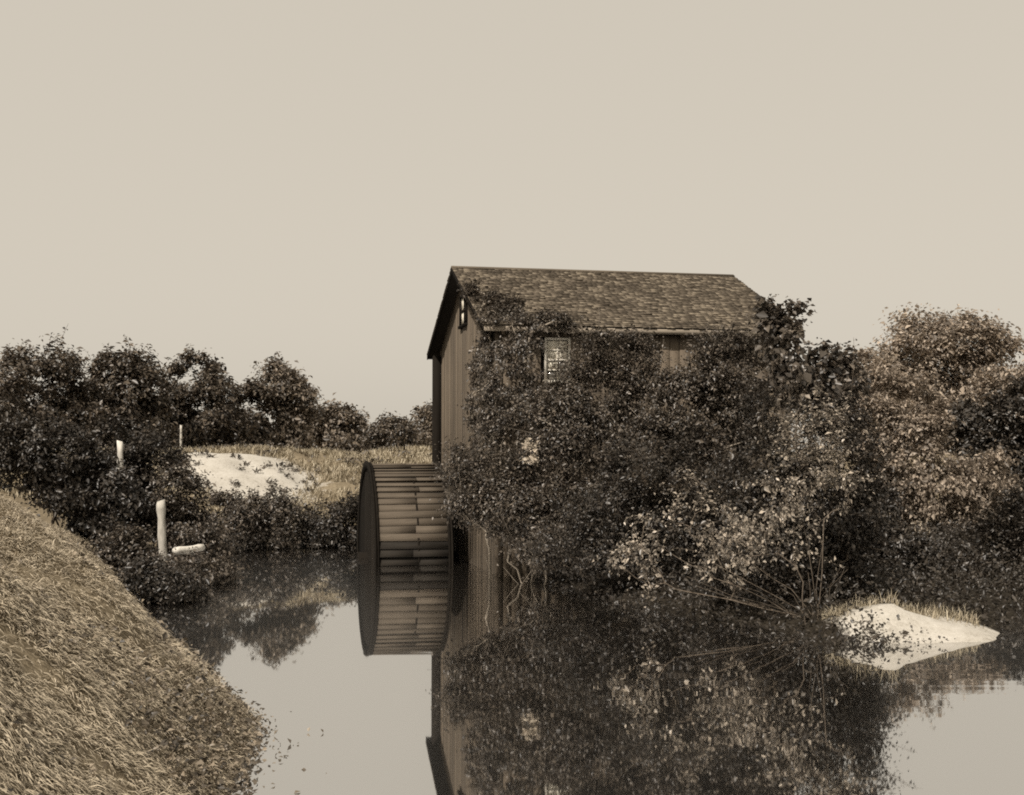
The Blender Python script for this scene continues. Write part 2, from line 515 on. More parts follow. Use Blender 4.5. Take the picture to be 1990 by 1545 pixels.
shingles(-1, rf); shingles(1, rb)
prism('ridge_cap', [(W / 2 - .16, RZ - .035), (W / 2, RZ + .045), (W / 2 + .16, RZ - .035), (W / 2, RZ + .005)], -.03, L + .03, M['shingle'], rf, 'x')
# fascia and rake boards
box('fascia', (.0, L, -.03, -.002, EZ - TH - .03, EZ - .03), M['trim'], mill)
box('fascia', (.0, L, W + .002, W + .03, EZ - TH - .03, EZ - .03), M['dark_wood'], mill)
for xa in (-.03, L + .002):
    for s_ in (0, 1):
        pl = [(0, EZ - TH - .05), (0, EZ - .02), (W / 2 - .001, RZ - .02), (W / 2 - .001, RZ - TH - .05)]
        if s_: pl = [(W - a_, z_) for a_, z_ in pl][::-1]
        prism('rake_board', pl, xa, xa + .028, M['dark_wood'], mill, 'x')
for k in range(9):                                    # rafter tails under the front eave
    xr = .5 + k * (L - 1.0) / 8
    prism('rafter_tail', [(.0, EZ - TH - .11), (.0, EZ - TH - .002), (Y0 - .05, EZ - TH - .002 + slope * (Y0 - .05)), (Y0 - .05, EZ - TH - .11 + slope * (Y0 - .05))], xr - .04, xr + .04, M['wall'], mill, 'x')

def window(par, axis_, r, cols, rows, plane, frame_mat, curtain):
    a0, a1, z0, z1 = r
    w = empty('window', (0, 0, 0)); w.parent = par
    def bx(nm, p0, p1, q0, q1, d0, d1, mat):
        b_ = (p0, p1, plane + d0, plane + d1, q0, q1) if axis_ == 'y' else (plane + d0, plane + d1, p0, p1, q0, q1)
        return box(nm, b_, mat, w)
    t = .06
    bx('frame', a0 - t, a0, z0 - t, z1 + t, -.055, .04, frame_mat); bx('frame', a1, a1 + t, z0 - t, z1 + t, -.055, .04, frame_mat)
    bx('frame', a0, a1, z1, z1 + t, -.055, .04, frame_mat); bx('sill', a0 - .09, a1 + .09, z0 - t - .02, z0 - .001, -.09, .04, frame_mat)
    wc, hc = (a1 - a0) / cols, (z1 - z0) / rows
    for i in range(1, cols): bx('muntin', a0 + i * wc - .016, a0 + i * wc + .016, z0, z1, -.02, .012, frame_mat)
    for j in range(1, rows):
        k = .03 if (rows % 2 == 0 and j == rows // 2) else .016
        bx('muntin', a0, a1, z0 + j * hc - k, z0 + j * hc + k, -.024, .008, frame_mat)
    for i in range(cols):
        for j in range(rows):
            bx('pane', a0 + i * wc + .017, a0 + (i + 1) * wc - .017, z0 + j * hc + .018, z0 + (j + 1) * hc - .018, -.004, .002, M['curtain'] if (i, j) in curtain else M['glass'])
    return w
window(mill, 'y', FW, 2, 4, Y0 - .012, M['white_wood'], {(0, 3), (1, 3), (0, 2), (0, 1), (1, 2)})
window(mill, 'x', GW, 2, 2, X0 - .012, M['dark_wood'], {(1, 0), (1, 1)})

# ------------------------------------------------------------------ the water wheel
R, WL, WV = 2.727, -2.27, 5.854
WLEN = OH - .62 - WL
cv, sv = math.cos(YAW), math.sin(YAW)
wheel = empty('water_wheel', (MX + WL * cv - WV * sv, MY + WL * sv + WV * cv, 0.0), YAW)
tag(wheel, 'broad plank covered water wheel half sunk in the pond beside the gable', 'water wheel')
# local: x along the axle to the mill, circle in y-z
for side, x0 in (('end_disc', 0), ('end_disc', WLEN - .09)):
    d_ = empty('end_disc', (0, 0, 0)); d_.parent = wheel
    ed = np.linspace(-R, R, 15)
    for a0, a1 in zip(ed[:-1], ed[1:]):
        poly = []
        for a in np.linspace(a0 + .004, a1 - .004, 6): poly.append((a, -math.sqrt(max(R * R - a * a, 0)) - .001))
        for a in np.linspace(a1 - .004, a0 + .004, 6): poly.append((a, math.sqrt(max(R * R - a * a, 0)) + .001))
        o_ = rg.uniform(-.006, .006)
        prism('plank', poly, x0 + o_, x0 + .07 + o_, M['dark_wood'], d_, 'x')
def ring(name, r0, r1, x0, x1, mat, par, n_=72):
    V = []
    for i in range(n_):
        a = 2 * math.pi * i / n_
        c_, s_ = math.cos(a), math.sin(a)
        V += [(x0, r0 * c_, r0 * s_), (x1, r0 * c_, r0 * s_), (x1, r1 * c_, r1 * s_), (x0, r1 * c_, r1 * s_)]
    F_ = []
    for i in range(n_):
        a, b_ = 4 * i, 4 * ((i + 1) % n_)
        for k in range(4): F_.append([a + k, a + (k + 1) % 4, b_ + (k + 1) % 4, b_ + k])
    return mesh_np(name, V, np.array(F_), mat, par)
ring('rim', R - .16, R + .035, -.055, -.008, M['dark_wood'], wheel)
ring('rim', R - .16, R + .02, WLEN - .015, WLEN + .03, M['dark_wood'], wheel)
NS = 78
for i in range(NS):
    a = 2 * math.pi * (i + .5) / NS
    wd = 2 * math.pi * R / NS - .022
    el = math.degrees(math.atan2(math.sin(a), -math.cos(a)))      # 0 = facing the camera
    tilt = -.20 + rg.uniform(-.1, .06)
    if 14 < el < 38: tilt = rg.uniform(-.01, .03)
    cut = rg.uniform(.95, 1.25)
    lift = rg.uniform(-.02, .02)
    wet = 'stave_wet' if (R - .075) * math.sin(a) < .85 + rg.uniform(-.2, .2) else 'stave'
    spans = ((.075, cut), (cut + .01, WLEN - .095)) if rg.random() < .2 else ((.075, WLEN - .095),)
    for (xa, xb) in spans:
        V = box_v(xa, xb, -wd / 2, wd / 2, -.02, .025)
        V[:, 2] += lift + rg.uniform(-.004, .004)
        wob = rg.uniform(-.012, .012)
        V[:, 1] += wob * (V[:, 0] - 1)
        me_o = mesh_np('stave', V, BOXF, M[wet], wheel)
        me_o.rotation_euler = (a - math.pi / 2 + tilt, 0, 0)
        me_o.location = (0, (R - .075) * math.cos(a), (R - .075) * math.sin(a))
ring('hoop', R - .2, R - .055, 1.10, 1.15, M['dark_wood'], wheel)
ring('drum', R - .30, R - .17, .08, WLEN - .1, M['dark_wood'], wheel)
V = []; 
for xx in (-.25, OH - WL + .1):
    for k in range(12): V.append((xx, .17 * math.cos(k * math.pi / 6), .17 * math.sin(k * math.pi / 6)))
F_ = [np.array([[k, (k + 1) % 12, 12 + (k + 1) % 12, 12 + k] for k in range(12)]), np.array([list(range(12))[::-1]]), np.array([list(range(12, 24))])]
mesh_np('axle', V, F_, M['dark_wood'], wheel)

# ------------------------------------------------------------------ plants
def unit(v):
    return v / (np.linalg.norm(v, axis=-1, keepdims=True) + 1e-9)

def leaf_mesh(P, size, rng, up=.45, aspect=.55, droop=.25, out=None):
    """one folded leaf (two triangles) at each point"""
    n = len(P)
    nrm = rng.normal(size=(n, 3)); nrm[:, 2] = np.abs(nrm[:, 2]) * .7 + up
    if out is not None: nrm += out * .9
    nrm = unit(nrm)
    d = rng.normal(size=(n, 3)); d[:, 2] -= droop * 2
    d = unit(d - nrm * (d * nrm).sum(-1, keepdims=True))
    s = np.cross(nrm, d)
    ln = size * np.clip(np.exp(rng.normal(-.06, .36, n)), .4, 2.3)[:, None]
    wd = ln * aspect * rng.uniform(.75, 1.2, n)[:, None]
    fold = nrm * wd * .22
    a = P
    b = P + d * ln * .48 + s * wd * .5 + fold
    c = P + d * ln - nrm * ln * .12
    e = P + d * ln * .48 - s * wd * .5 + fold
    V = np.stack([a, b, c, e], 1).reshape(-1, 3)
    i = 4 * np.arange(n)[:, None]
    F = np.concatenate([i + np.array([[0, 1, 2]]), i + np.array([[0, 2, 3]])], 0)
    return V, F

def tubes(chains, sides=5):
    """chains: list of (points, radii)"""
    Vs, Fs, off = [], [], 0
    ang = np.linspace(0, 2 * np.pi, sides, endpoint=False)
    for P, r in chains:
        P = np.asarray(P); r = np.asarray(r)
        if len(P) < 2: continue
        t = np.gradient(P, axis=0); t = unit(t)
        ref = np.where(np.abs(t[:, 2:3]) > .9, np.array([[1., 0, 0]]), np.array([[0, 0, 1.]]))
        u_ = unit(np.cross(t, ref)); w_ = np.cross(t, u_)
        ringp = P[:, None] + r[:, None, None] * (np.cos(ang)[None, :, None] * u_[:, None] + np.sin(ang)[None, :, None] * w_[:, None])
        n = len(P)
        Vs.append(ringp.reshape(-1, 3))
        k = np.arange(sides); kn = (k + 1) % sides
        for i in range(n - 1):
            Fs.append(np.stack([off + i * sides + k, off + i * sides + kn, off + (i + 1) * sides + kn, off + (i + 1) * sides + k], -1))
        off += n * sides
    return np.concatenate(Vs), np.concatenate(Fs)

def grow(bases, targets, rng, r_tip=.006, r_pow=.45, rise=.55, r_max=None):
    """branch skeleton from the base chains to every target point"""
    nodes, par = [], []
    for ch in bases:
        for k, p_ in enumerate(ch):
            nodes.append(np.array(p_, float)); par.append(len(nodes) - 2 if k else -1)
    order = np.argsort(np.min([np.linalg.norm(targets - b[0], axis=1) for b in map(np.array, bases)], axis=0))
    chains = []
    for ti in order:
        T = targets[ti]
        N = np.array(nodes)
        dv = T - N
        dist = np.linalg.norm(dv, axis=1)
        cost = dist * (1 + .8 * (dv[:, 2] < .15 * dist)) 
        j = int(np.argmin(cost))
        S = N[j]
        D = dist[j]
        k = max(2, min(6, int(D / .35) + 1))
        ctrl = S + (T - S) * .4 + np.array([0, 0, rise * D * .3]) + rng.normal(size=3) * D * .1
        prev = j; idxs = [j]
        for q in range(1, k + 1):
            t = q / k
            p_ = (1 - t) ** 2 * S + 2 * t * (1 - t) * ctrl + t * t * T + (rng.normal(size=3) * D * .03 if q < k else 0)
            nodes.append(p_); par.append(prev); prev = len(nodes) - 1; idxs.append(prev)
        chains.append(idxs)
    cnt = np.zeros(len(nodes))
    for c_ in chains: cnt[c_[-1]] += 1
    for i in range(len(nodes) - 1, -1, -1):
        if par[i] >= 0: cnt[par[i]] += cnt[i]
    rad = r_tip * np.maximum(cnt, 1) ** r_pow
    if r_max: rad = np.minimum(rad, r_max)
    N = np.array(nodes); out = []
    o = 0
    for ch in bases:
        ii = list(range(o, o + len(ch))); o += len(ch)
        rr = rad[ii].copy(); rr[0] *= 1.25
        out.append((N[ii], rr))
    for c_ in chains:
        rr = rad[c_].copy()
        rr[0] = min(rr[0], rr[1] * 1.15); rr[-1] *= .6
        out.append((N[c_], rr))
    return out

def lobe_points(lobes, n, rng, shell=.6):
    """n points in a union of ellipsoids (cx,cy,cz,rx,ry,rz), more of them towards the skin"""
    lobes = np.array(lobes, float)
    vol = lobes[:, 3] * lobes[:, 4] * lobes[:, 5]
    pick = rng.choice(len(lobes), n, p=vol ** .75 / (vol ** .75).sum())
    d = unit(rng.normal(size=(n, 3)))
    r = rng.random(n) ** (1 / 3) * (1 - shell) + shell * rng.uniform(.72, 1.05, n)
    r = r * np.where(rng.random(n) < .14, rng.uniform(1.05, 1.32, n), 1)
    return lobes[pick, :3] + d * r[:, None] * lobes[pick, 3:], d

def px_lobes(spec, Y, depth=1.0):
    """(px, py, half width px, half height px[, dy]) -> ellipsoids at distance Y"""
    out = []
    for s in spec:
        px, py, rx, rz = s[:4]
        y = Y + (s[4] if len(s) > 4 else 0)
        c_ = at(px, py, y)
        k = y / FPX
        out.append((c_[0], c_[1], c_[2], rx * k, max(rx, rz) * .5 * (k * depth + k * depth), rz * k))
    return out

def plant(name, label, cat, base, lobes, seed, n_clusters, n_leaves, leaf, mat, bark='bark', stems=1, spread=.3, trunk_h=.35, clump=.28,
          r_tip=.006, group=None, aspect=.55, up=.45, droop=.25, shell=.6, r_max=None, top='crown', wood='trunk', blossoms=None, sprigs=0, lean=.45, shoots=0):
    rng = np.random.default_rng(seed)
    base = np.array(base, float)
    T, _ = lobe_points(lobes, n_clusters, rng, shell)
    T = T[T[:, 2] > max(base[2], 0) + .12]
    ctr = T.mean(0)
    bases = []
    for k in range(stems):
        off = np.array([rng.uniform(-1, 1), rng.uniform(-1, 1), 0]) * spread
        b0 = base + off * .5 - np.array([0, 0, .15])
        goal = ctr if stems == 1 else T[rng.integers(len(T))]
        hh = max(.3, (goal[2] - base[2]) * trunk_h * rng.uniform(.8, 1.2))
        ch = []
        m_ = 5
        for q in range(m_):
            t = q / (m_ - 1)
            ch.append(b0 + np.array([(goal[0] - b0[0]) * lean * t ** 1.4 * (1 if stems > 1 else .6), (goal[1] - b0[1]) * lean * t ** 1.4, (hh + .15) * t]) + rng.normal(size=3) * .03 * (q > 0))
        bases.append(ch)
    chains = grow(bases, T, rng, r_tip, r_max=r_max)
    shoot_leaves = []
    if shoots:                                            # long wispy shoots standing out of the crown
        span = np.ptp(T[:, 2]) + .5
        for j in rng.choice(len(T), shoots):
            o_ = T[j] - ctr
            dr = unit(o_ / (np.linalg.norm(o_) + .01) * .7 + np.array([0, -.25, .75]) + rng.normal(size=3) * .3)
            ln_ = rng.uniform(.14, .28) * min(span, 4.5)
            bend = rng.normal(size=3) * .16 * ln_ - np.array([0, 0, .12 * ln_])
            pts = np.array([T[j] + dr * ln_ * t + bend * t * t for t in np.linspace(0, 1, 6)])
            chains.append((pts, np.linspace(1.0, .45, 6) * r_tip * .9))
            for t in rng.uniform(.15, 1, 16):
                shoot_leaves.append(T[j] + dr * ln_ * t + bend * t * t + rng.normal(size=3) * leaf * .35)
    root = empty(name, base)
    tag(root, label, cat, group)
    V, F_ = tubes(chains)
    mesh_np(wood, V - base, F_, M[bark], root, smooth=True)
    # leaves: most round the twig ends, some along the twigs
    tips = T
    wgt = rng.uniform(.1, 1.0, len(tips)) ** 1.4
    pick = rng.choice(len(tips), n_leaves, p=wgt / wgt.sum())
    rc = clump * rng.uniform(.6, 1.4, len(tips))
    g_ = rng.normal(size=(n_leaves, 3)) * np.array([.56, .56, .42])
    P = tips[pick] + g_ * rc[pick][:, None]
    if sprigs:
        ends = [c_[0] for c_ in chains[len(bases):len(chains) - shoots]]
        sp_ = []
        for e_ in ends:
            e_ = np.asarray(e_)
            for q in range(sprigs):
                j = rng.integers(1, len(e_)); t = rng.random()
                sp_.append(e_[j - 1] * (1 - t) + e_[j] * t + rng.normal(size=3) * .04)
        P = np.concatenate([P, np.array(sp_)])
    if shoot_leaves: P = np.concatenate([P, np.array(shoot_leaves)])
    keep = P[:, 2] > .03
    P = P[keep]
    out = unit(P - ctr)
    V, F_ = leaf_mesh(P, leaf, rng, up, aspect, droop, out)
    mesh_np(top, V - base, F_, M[mat], root)
    if blossoms:
        for (c_, rad_, n_) in blossoms:
            Pb = np.array(c_) + unit(rng.normal(size=(n_, 3))) * (rng.random((n_, 1)) ** .4) * np.array(rad_)
            V, F_ = leaf_mesh(Pb, leaf * .9, rng, up, .8, .1)
            mesh_np('blossom', V - base, F_, M['blossom'], root)
    return root

def px_plant(name, label, cat, spec, Y, seed, base_px, nc, nl, leaf, mat, depth=1.0, by=0, **kw):
    bx = (base_px - 995) / FPX * (Y + by)
    return plant(name, label, cat, (bx, Y + by, gz(bx, Y + by)), px_lobes(spec, Y, depth), seed, nc, nl, leaf, mat, **kw)

# --- trees along the top of the field, left to right
TG = 'trees along the top of the field'
px_plant('broadleaf_tree', 'leftmost dark tree cut by the picture edge, behind the bank', 'tree', [(-20, 760, 60, 95), (20, 720, 35, 45), (-10, 850, 70, 70)], 50, 101, -10, 70, 11000, .17, 'leaf_tree', shoots=20, group=TG, r_tip=.012, clump=.42)
px_plant('broadleaf_tree', 'tallest dark round tree on the left above the grassy bank', 'tree', [(75, 745, 75, 75), (65, 695, 38, 32), (120, 735, 42, 50), (60, 840, 95, 70), (130, 830, 60, 65), (60, 875, 80, 25), (20, 800, 50, 60), (165, 790, 35, 60)], 54, 102, 85, 170, 26000, .17, 'leaf_tree', shoots=35, group=TG, r_tip=.012, clump=.42)
px_plant('broadleaf_tree', 'dark rounded tree behind the upper white post', 'tree', [(240, 745, 60, 55), (265, 710, 40, 28), (210, 725, 32, 32), (230, 820, 80, 65), (290, 770, 45, 60), (200, 790, 45, 60), (300, 830, 45, 45), (240, 868, 70, 18)], 57, 103, 240, 160, 24000, .18, 'leaf_tree', shoots=35, group=TG, r_tip=.012, clump=.42)
px_plant('broadleaf_tree', 'wide dark tree above the white stake and sand slope', 'tree', [(370, 745, 60, 60), (365, 705, 36, 25), (420, 765, 44, 45), (385, 815, 75, 45), (335, 800, 45, 50), (440, 800, 30, 45), (400, 845, 70, 25), (380, 866, 70, 14), (330, 862, 40, 16)], 61, 104, 375, 160, 24000, .18, 'leaf_tree', shoots=35, group=TG, r_tip=.012, clump=.42)
px_plant('broadleaf_tree', 'small low tree filling the gap beside the pointed tree', 'tree', [(485, 800, 32, 48), (500, 770, 20, 25), (465, 825, 34, 34), (495, 845, 42, 24), (480, 864, 50, 13)], 64, 105, 485, 60, 8000, .19, 'leaf_tree', group=TG, r_tip=.01, clump=.4)
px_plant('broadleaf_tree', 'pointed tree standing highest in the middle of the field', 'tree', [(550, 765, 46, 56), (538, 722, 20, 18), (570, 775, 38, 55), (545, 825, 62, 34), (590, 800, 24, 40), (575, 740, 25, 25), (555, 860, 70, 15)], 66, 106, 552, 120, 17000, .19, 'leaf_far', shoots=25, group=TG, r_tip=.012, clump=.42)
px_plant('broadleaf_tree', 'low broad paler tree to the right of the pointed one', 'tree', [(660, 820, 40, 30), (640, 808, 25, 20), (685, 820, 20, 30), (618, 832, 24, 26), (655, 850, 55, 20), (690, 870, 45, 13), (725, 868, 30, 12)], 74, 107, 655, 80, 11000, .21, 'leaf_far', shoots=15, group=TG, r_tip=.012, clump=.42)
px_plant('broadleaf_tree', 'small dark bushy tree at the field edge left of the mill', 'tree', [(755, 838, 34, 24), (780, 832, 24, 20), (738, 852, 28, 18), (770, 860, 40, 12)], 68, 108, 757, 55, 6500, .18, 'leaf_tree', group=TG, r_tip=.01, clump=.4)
px_plant('broadleaf_tree', 'tree with haze put into its colour, half hidden behind the mill corner post', 'tree', [(835, 825, 32, 36), (812, 845, 26, 26), (860, 810, 26, 35), (825, 858, 40, 16)], 76, 109, 838, 60, 8000, .21, 'leaf_far', group=TG, r_tip=.012, clump=.42)

# --- bushes on the left bank
BG = 'bushes on the left shore'
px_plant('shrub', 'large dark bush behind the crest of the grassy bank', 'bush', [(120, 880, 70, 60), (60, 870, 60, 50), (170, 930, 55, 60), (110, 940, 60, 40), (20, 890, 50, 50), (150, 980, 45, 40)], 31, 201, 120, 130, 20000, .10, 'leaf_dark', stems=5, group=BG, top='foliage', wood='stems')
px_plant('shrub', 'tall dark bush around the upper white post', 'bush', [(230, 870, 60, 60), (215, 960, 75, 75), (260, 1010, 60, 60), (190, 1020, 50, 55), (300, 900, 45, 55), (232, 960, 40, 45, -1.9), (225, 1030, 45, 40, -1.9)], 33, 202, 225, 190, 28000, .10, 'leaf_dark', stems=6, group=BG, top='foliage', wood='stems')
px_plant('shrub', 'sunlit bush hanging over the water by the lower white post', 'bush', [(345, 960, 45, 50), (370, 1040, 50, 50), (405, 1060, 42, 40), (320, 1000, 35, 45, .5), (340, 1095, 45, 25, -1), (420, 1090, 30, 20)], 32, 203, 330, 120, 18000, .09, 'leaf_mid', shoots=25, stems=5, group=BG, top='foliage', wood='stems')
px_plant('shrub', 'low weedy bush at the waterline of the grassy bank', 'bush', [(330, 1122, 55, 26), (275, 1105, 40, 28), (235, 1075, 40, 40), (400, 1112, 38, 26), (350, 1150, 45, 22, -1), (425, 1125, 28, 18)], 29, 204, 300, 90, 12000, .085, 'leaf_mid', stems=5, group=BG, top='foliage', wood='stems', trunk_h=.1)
px_plant('shrub', 'low dark bush added at the near bank to fill out the dark reflection', 'bush', [(335, 1150, 45, 30), (375, 1175, 38, 25), (300, 1130, 40, 30), (405, 1205, 32, 20, -1.5), (435, 1235, 26, 16, -3)], 25.5, 205, 330, 90, 12000, .075, 'leaf_dark', stems=6, group=BG, top='foliage', wood='stems', trunk_h=.15, shoots=15)  # added bush, stands in for the dark reflection along the bank
FG = 'bushes along the far shore'
px_plant('shrub', 'leafy bush below the left foot of the sand slope', 'bush', [(430, 1010, 45, 45), (470, 1000, 40, 45), (415, 1050, 40, 25), (460, 1050, 40, 22)], 39.3, 211, 440, 70, 10000, .10, 'leaf_mid', stems=5, group=FG, top='foliage', wood='stems')
px_plant('shrub', 'dark tallest bush right below the sand slope', 'bush', [(525, 985, 42, 35), (515, 1030, 55, 40), (565, 1015, 35, 35), (530, 1055, 55, 18)], 39.9, 212, 525, 80, 12000, .10, 'leaf_mid', shoots=20, stems=5, group=FG, top='foliage', wood='stems')
px_plant('shrub', 'dark bush on the far shore close to the water wheel', 'bush', [(640, 1010, 45, 40), (680, 1015, 40, 50), (605, 1030, 40, 35), (650, 1050, 55, 20)], 40.4, 213, 645, 85, 12000, .10, 'leaf_dark', shoots=20, stems=5, group=FG, top='foliage', wood='stems')
px_plant('shrub', 'brownish bush between field and wheel top', 'bush', [(715, 1000, 32, 38), (760, 1000, 40, 40), (700, 1045, 40, 22)], 41.2, 214, 735, 50, 6000, .10, 'leaf_mid', stems=4, group=FG, top='foliage', wood='stems')

# --- growth round the mill
MG = 'shrubs growing against the mill'
def mill_pt(x, y, z):
    return np.array([MX + x * cv - y * sv, MY + x * sv + y * cv, z])
vl = px_lobes([(965, 700, 40, 40), (1010, 690, 45, 40), (950, 790, 40, 60), (1010, 780, 60, 55), (1040, 660, 22, 26)], 30.3, .4)
rv = np.random.default_rng(77)
for k in range(70):                                    # over the lower left corner of the roof, thinning upwards
    yy = 2.3 * rv.random() ** 1.7; xx = rv.random() ** .9 * (2.4 - .85 * yy) + .02
    c_ = mill_pt(xx, yy - .12, roof_z(max(yy, 0)) + .05 + .06 * rv.random()); q = rv.uniform(.10, .24)
    vl.append((*c_, q, q * .8, q * .5))
for k in range(60):                                    # round the corner onto the gable boards
    yy = .3 + 2.6 * rv.random() ** 1.8; zz = rv.uniform(2.2, 6.4 - .35 * yy)
    c_ = mill_pt(X0 - .12, yy, zz); q = rv.uniform(.12, .28)
    vl.append((*c_, q * .5, q, q))
bxv = -.42
plant('climbing_vine', 'vine climbing the gable corner and lying over the lower roof edge', 'vine', (bxv, 29.9, gz(bxv, 29.9)), vl, 301, 330, 30000, .07, 'leaf_mid',
      bark='bark_pale', stems=4, trunk_h=.25, top='foliage', wood='stems', sprigs=6, clump=.17, r_max=.03)
px_plant('shrub', 'tall dense shrub hiding the middle of the mill front below the window', 'bush',
         [(1090, 820, 85, 65), (1180, 770, 75, 75), (1150, 870, 80, 60), (1230, 720, 50, 65), (1195, 675, 40, 30), (1060, 900, 70, 60), (1140, 710, 28, 40)], 29.3, 302, 1120, 190, 46000, .068, 'leaf_mid', shoots=70, bark='bark_pale', r_max=.022, r_tip=.005, depth=.6, stems=7, group=MG, top='foliage', wood='stems', sprigs=8, trunk_h=.25)
px_plant('shrub', 'broad shrub drooping over the pond in front of the gable corner', 'bush',
         [(930, 930, 65, 50), (895, 905, 40, 45), (980, 980, 70, 55), (1060, 990, 75, 60), (930, 985, 50, 35), (1120, 960, 60, 55), (1060, 1060, 70, 40, -.5), (990, 1040, 50, 35)], 28.8, 303, 1030, 200, 32000, .07, 'leaf_mid', shoots=60, bark='bark_pale', r_max=.022, r_tip=.005, depth=.8, by=.3, stems=7, group=MG, top='foliage', wood='stems', sprigs=7,
         blossoms=[(at(1030, 865, 28.0), (.20, .2, .14), 70), (at(1035, 892, 28.0), (.24, .2, .13), 80)])
px_plant('shrub', 'tall shrub against the right half of the mill front and roof', 'bush',
         [(1330, 790, 75, 70), (1420, 730, 75, 85), (1470, 665, 45, 50), (1395, 670, 40, 28), (1290, 850, 80, 60), (1460, 800, 70, 70), (1300, 760, 40, 40), (1420, 870, 70, 50), (1230, 840, 40, 40)], 28.6, 304, 1390, 200, 46000, .068, 'leaf_mid', shoots=70, bark='bark_pale', r_max=.022, r_tip=.005, depth=.7, stems=7, group=MG, top='foliage', wood='stems', sprigs=8, trunk_h=.25)
px_plant('shrub', 'shrub low in front of the mill with shade put into its dark leaves', 'bush',
         [(1250, 930, 90, 70), (1350, 940, 90, 75), (1180, 1000, 85, 70), (1300, 1020, 95, 70), (1400, 1020, 80, 75), (1130, 1070, 80, 50), (1220, 1100, 80, 45), (1330, 1120, 90, 45)], 26.4, 305, 1330, 250, 40000, .068, 'leaf_dark', shoots=50, depth=.8, stems=8, group=MG, top='foliage', wood='stems', sprigs=6)  # deep shade near the water put into the dark leaf colour
px_plant('sapling', 'tall thin sapling with big leaves rising past the right roof end', 'sapling',
         [(1510, 625, 34, 36), (1545, 608, 16, 24), (1490, 598, 14, 12), (1530, 680, 32, 45), (1545, 740, 40, 45)], 23.5, 306, 1560, 75, 2600, .115, 'leaf_mid', depth=.8, stems=2, spread=.2, trunk_h=.6, clump=.2, aspect=.75, top='foliage', wood='stems', r_max=.02)
px_plant('sapling', 'shorter big leaved sapling just right of the tall one', 'sapling',
         [(1610, 705, 38, 36), (1640, 682, 20, 24), (1600, 760, 45, 45), (1640, 745, 32, 35)], 23.8, 307, 1620, 70, 2600, .115, 'leaf_mid', depth=.8, stems=2, spread=.2, trunk_h=.6, clump=.2, aspect=.75, top='foliage', wood='stems', r_max=.02)
px_plant('shrub', 'shrub with sun glints coloured into its leaves and bare stems fanning up from the sand spit', 'bush',
         [(1595, 840, 60, 60), (1620, 800, 40, 40), (1580, 920, 65, 55), (1540, 850, 45, 45), (1630, 940, 40, 55), (1480, 980, 60, 60), (1440, 1060, 50, 45), (1540, 1030, 60, 60)], 21.6, 308, 1585, 170, 2900, .064, 'leaf_glint', shoots=30, bark='bark', depth=.6, by=-.25, stems=9, spread=.4, trunk_h=.42, clump=.22, aspect=.55, top='foliage', wood='stems', sprigs=5, r_tip=.0035, r_max=.011, lean=.75)
px_plant('shrub', 'shrub with glints coloured into leaves on branches arching low over dark water', 'bush',
         [(1330, 960, 60, 55), (1250, 1040, 65, 50), (1230, 1090, 50, 40), (1390, 1020, 60, 50), (1250, 1140, 22, 35), (1420, 1090, 70, 45)], 22.4, 309, 1575, 110, 1200, .066, 'leaf_glint', bark='bark', depth=.8, by=-.7, stems=8, spread=.3, trunk_h=.45, clump=.2, aspect=.55, top='foliage', wood='stems', sprigs=6, r_tip=.0032, r_max=.008, lean=.7)
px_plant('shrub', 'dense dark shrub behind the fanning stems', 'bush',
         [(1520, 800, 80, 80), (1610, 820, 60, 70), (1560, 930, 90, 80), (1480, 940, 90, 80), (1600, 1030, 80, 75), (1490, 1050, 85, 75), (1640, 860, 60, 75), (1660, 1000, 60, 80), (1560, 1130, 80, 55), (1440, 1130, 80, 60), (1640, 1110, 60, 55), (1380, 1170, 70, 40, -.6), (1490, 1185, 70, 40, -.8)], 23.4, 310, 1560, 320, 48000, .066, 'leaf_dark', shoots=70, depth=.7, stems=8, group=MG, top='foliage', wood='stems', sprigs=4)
px_plant('shrub', 'shrub with hanging leaves coloured pale as if sunlit at the right behind the sand spit', 'bush',
         [(1770, 880, 75, 75), (1820, 960, 85, 70), (1890, 960, 60, 60), (1740, 980, 60, 70), (1780, 790, 60, 60), (1720, 760, 40, 40), (1860, 1040, 65, 50), (1930, 930, 35, 45), (1710, 850, 45, 70)], 43, 311, 1800, 230, 36000, .13, 'leaf_tan', shoots=60, depth=.7, stems=8, top='foliage', wood='stems', clump=.38, droop=.5, sprigs=5, trunk_h=.2,
         blossoms=[(at(1785, 1050, 39), (.5, .3, .65), 300)])
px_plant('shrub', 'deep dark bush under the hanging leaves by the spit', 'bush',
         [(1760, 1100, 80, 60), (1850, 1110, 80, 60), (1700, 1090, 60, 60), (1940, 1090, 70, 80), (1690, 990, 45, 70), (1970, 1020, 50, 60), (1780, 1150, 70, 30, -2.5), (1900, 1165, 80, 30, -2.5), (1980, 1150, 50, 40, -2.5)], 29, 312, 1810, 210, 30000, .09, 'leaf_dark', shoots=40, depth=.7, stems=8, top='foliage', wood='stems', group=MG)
px_plant('broadleaf_tree', 'dark tree at the right picture edge', 'tree',
         [(1930, 850, 75, 75), (1990, 810, 60, 80), (1960, 920, 75, 70), (1990, 1000, 70, 90), (1880, 820, 40, 45)], 52, 313, 1985, 160, 26000, .17, 'leaf_dark', shoots=30, depth=.8, r_tip=.01, clump=.4)  # darkest leaf colour over the whole crown
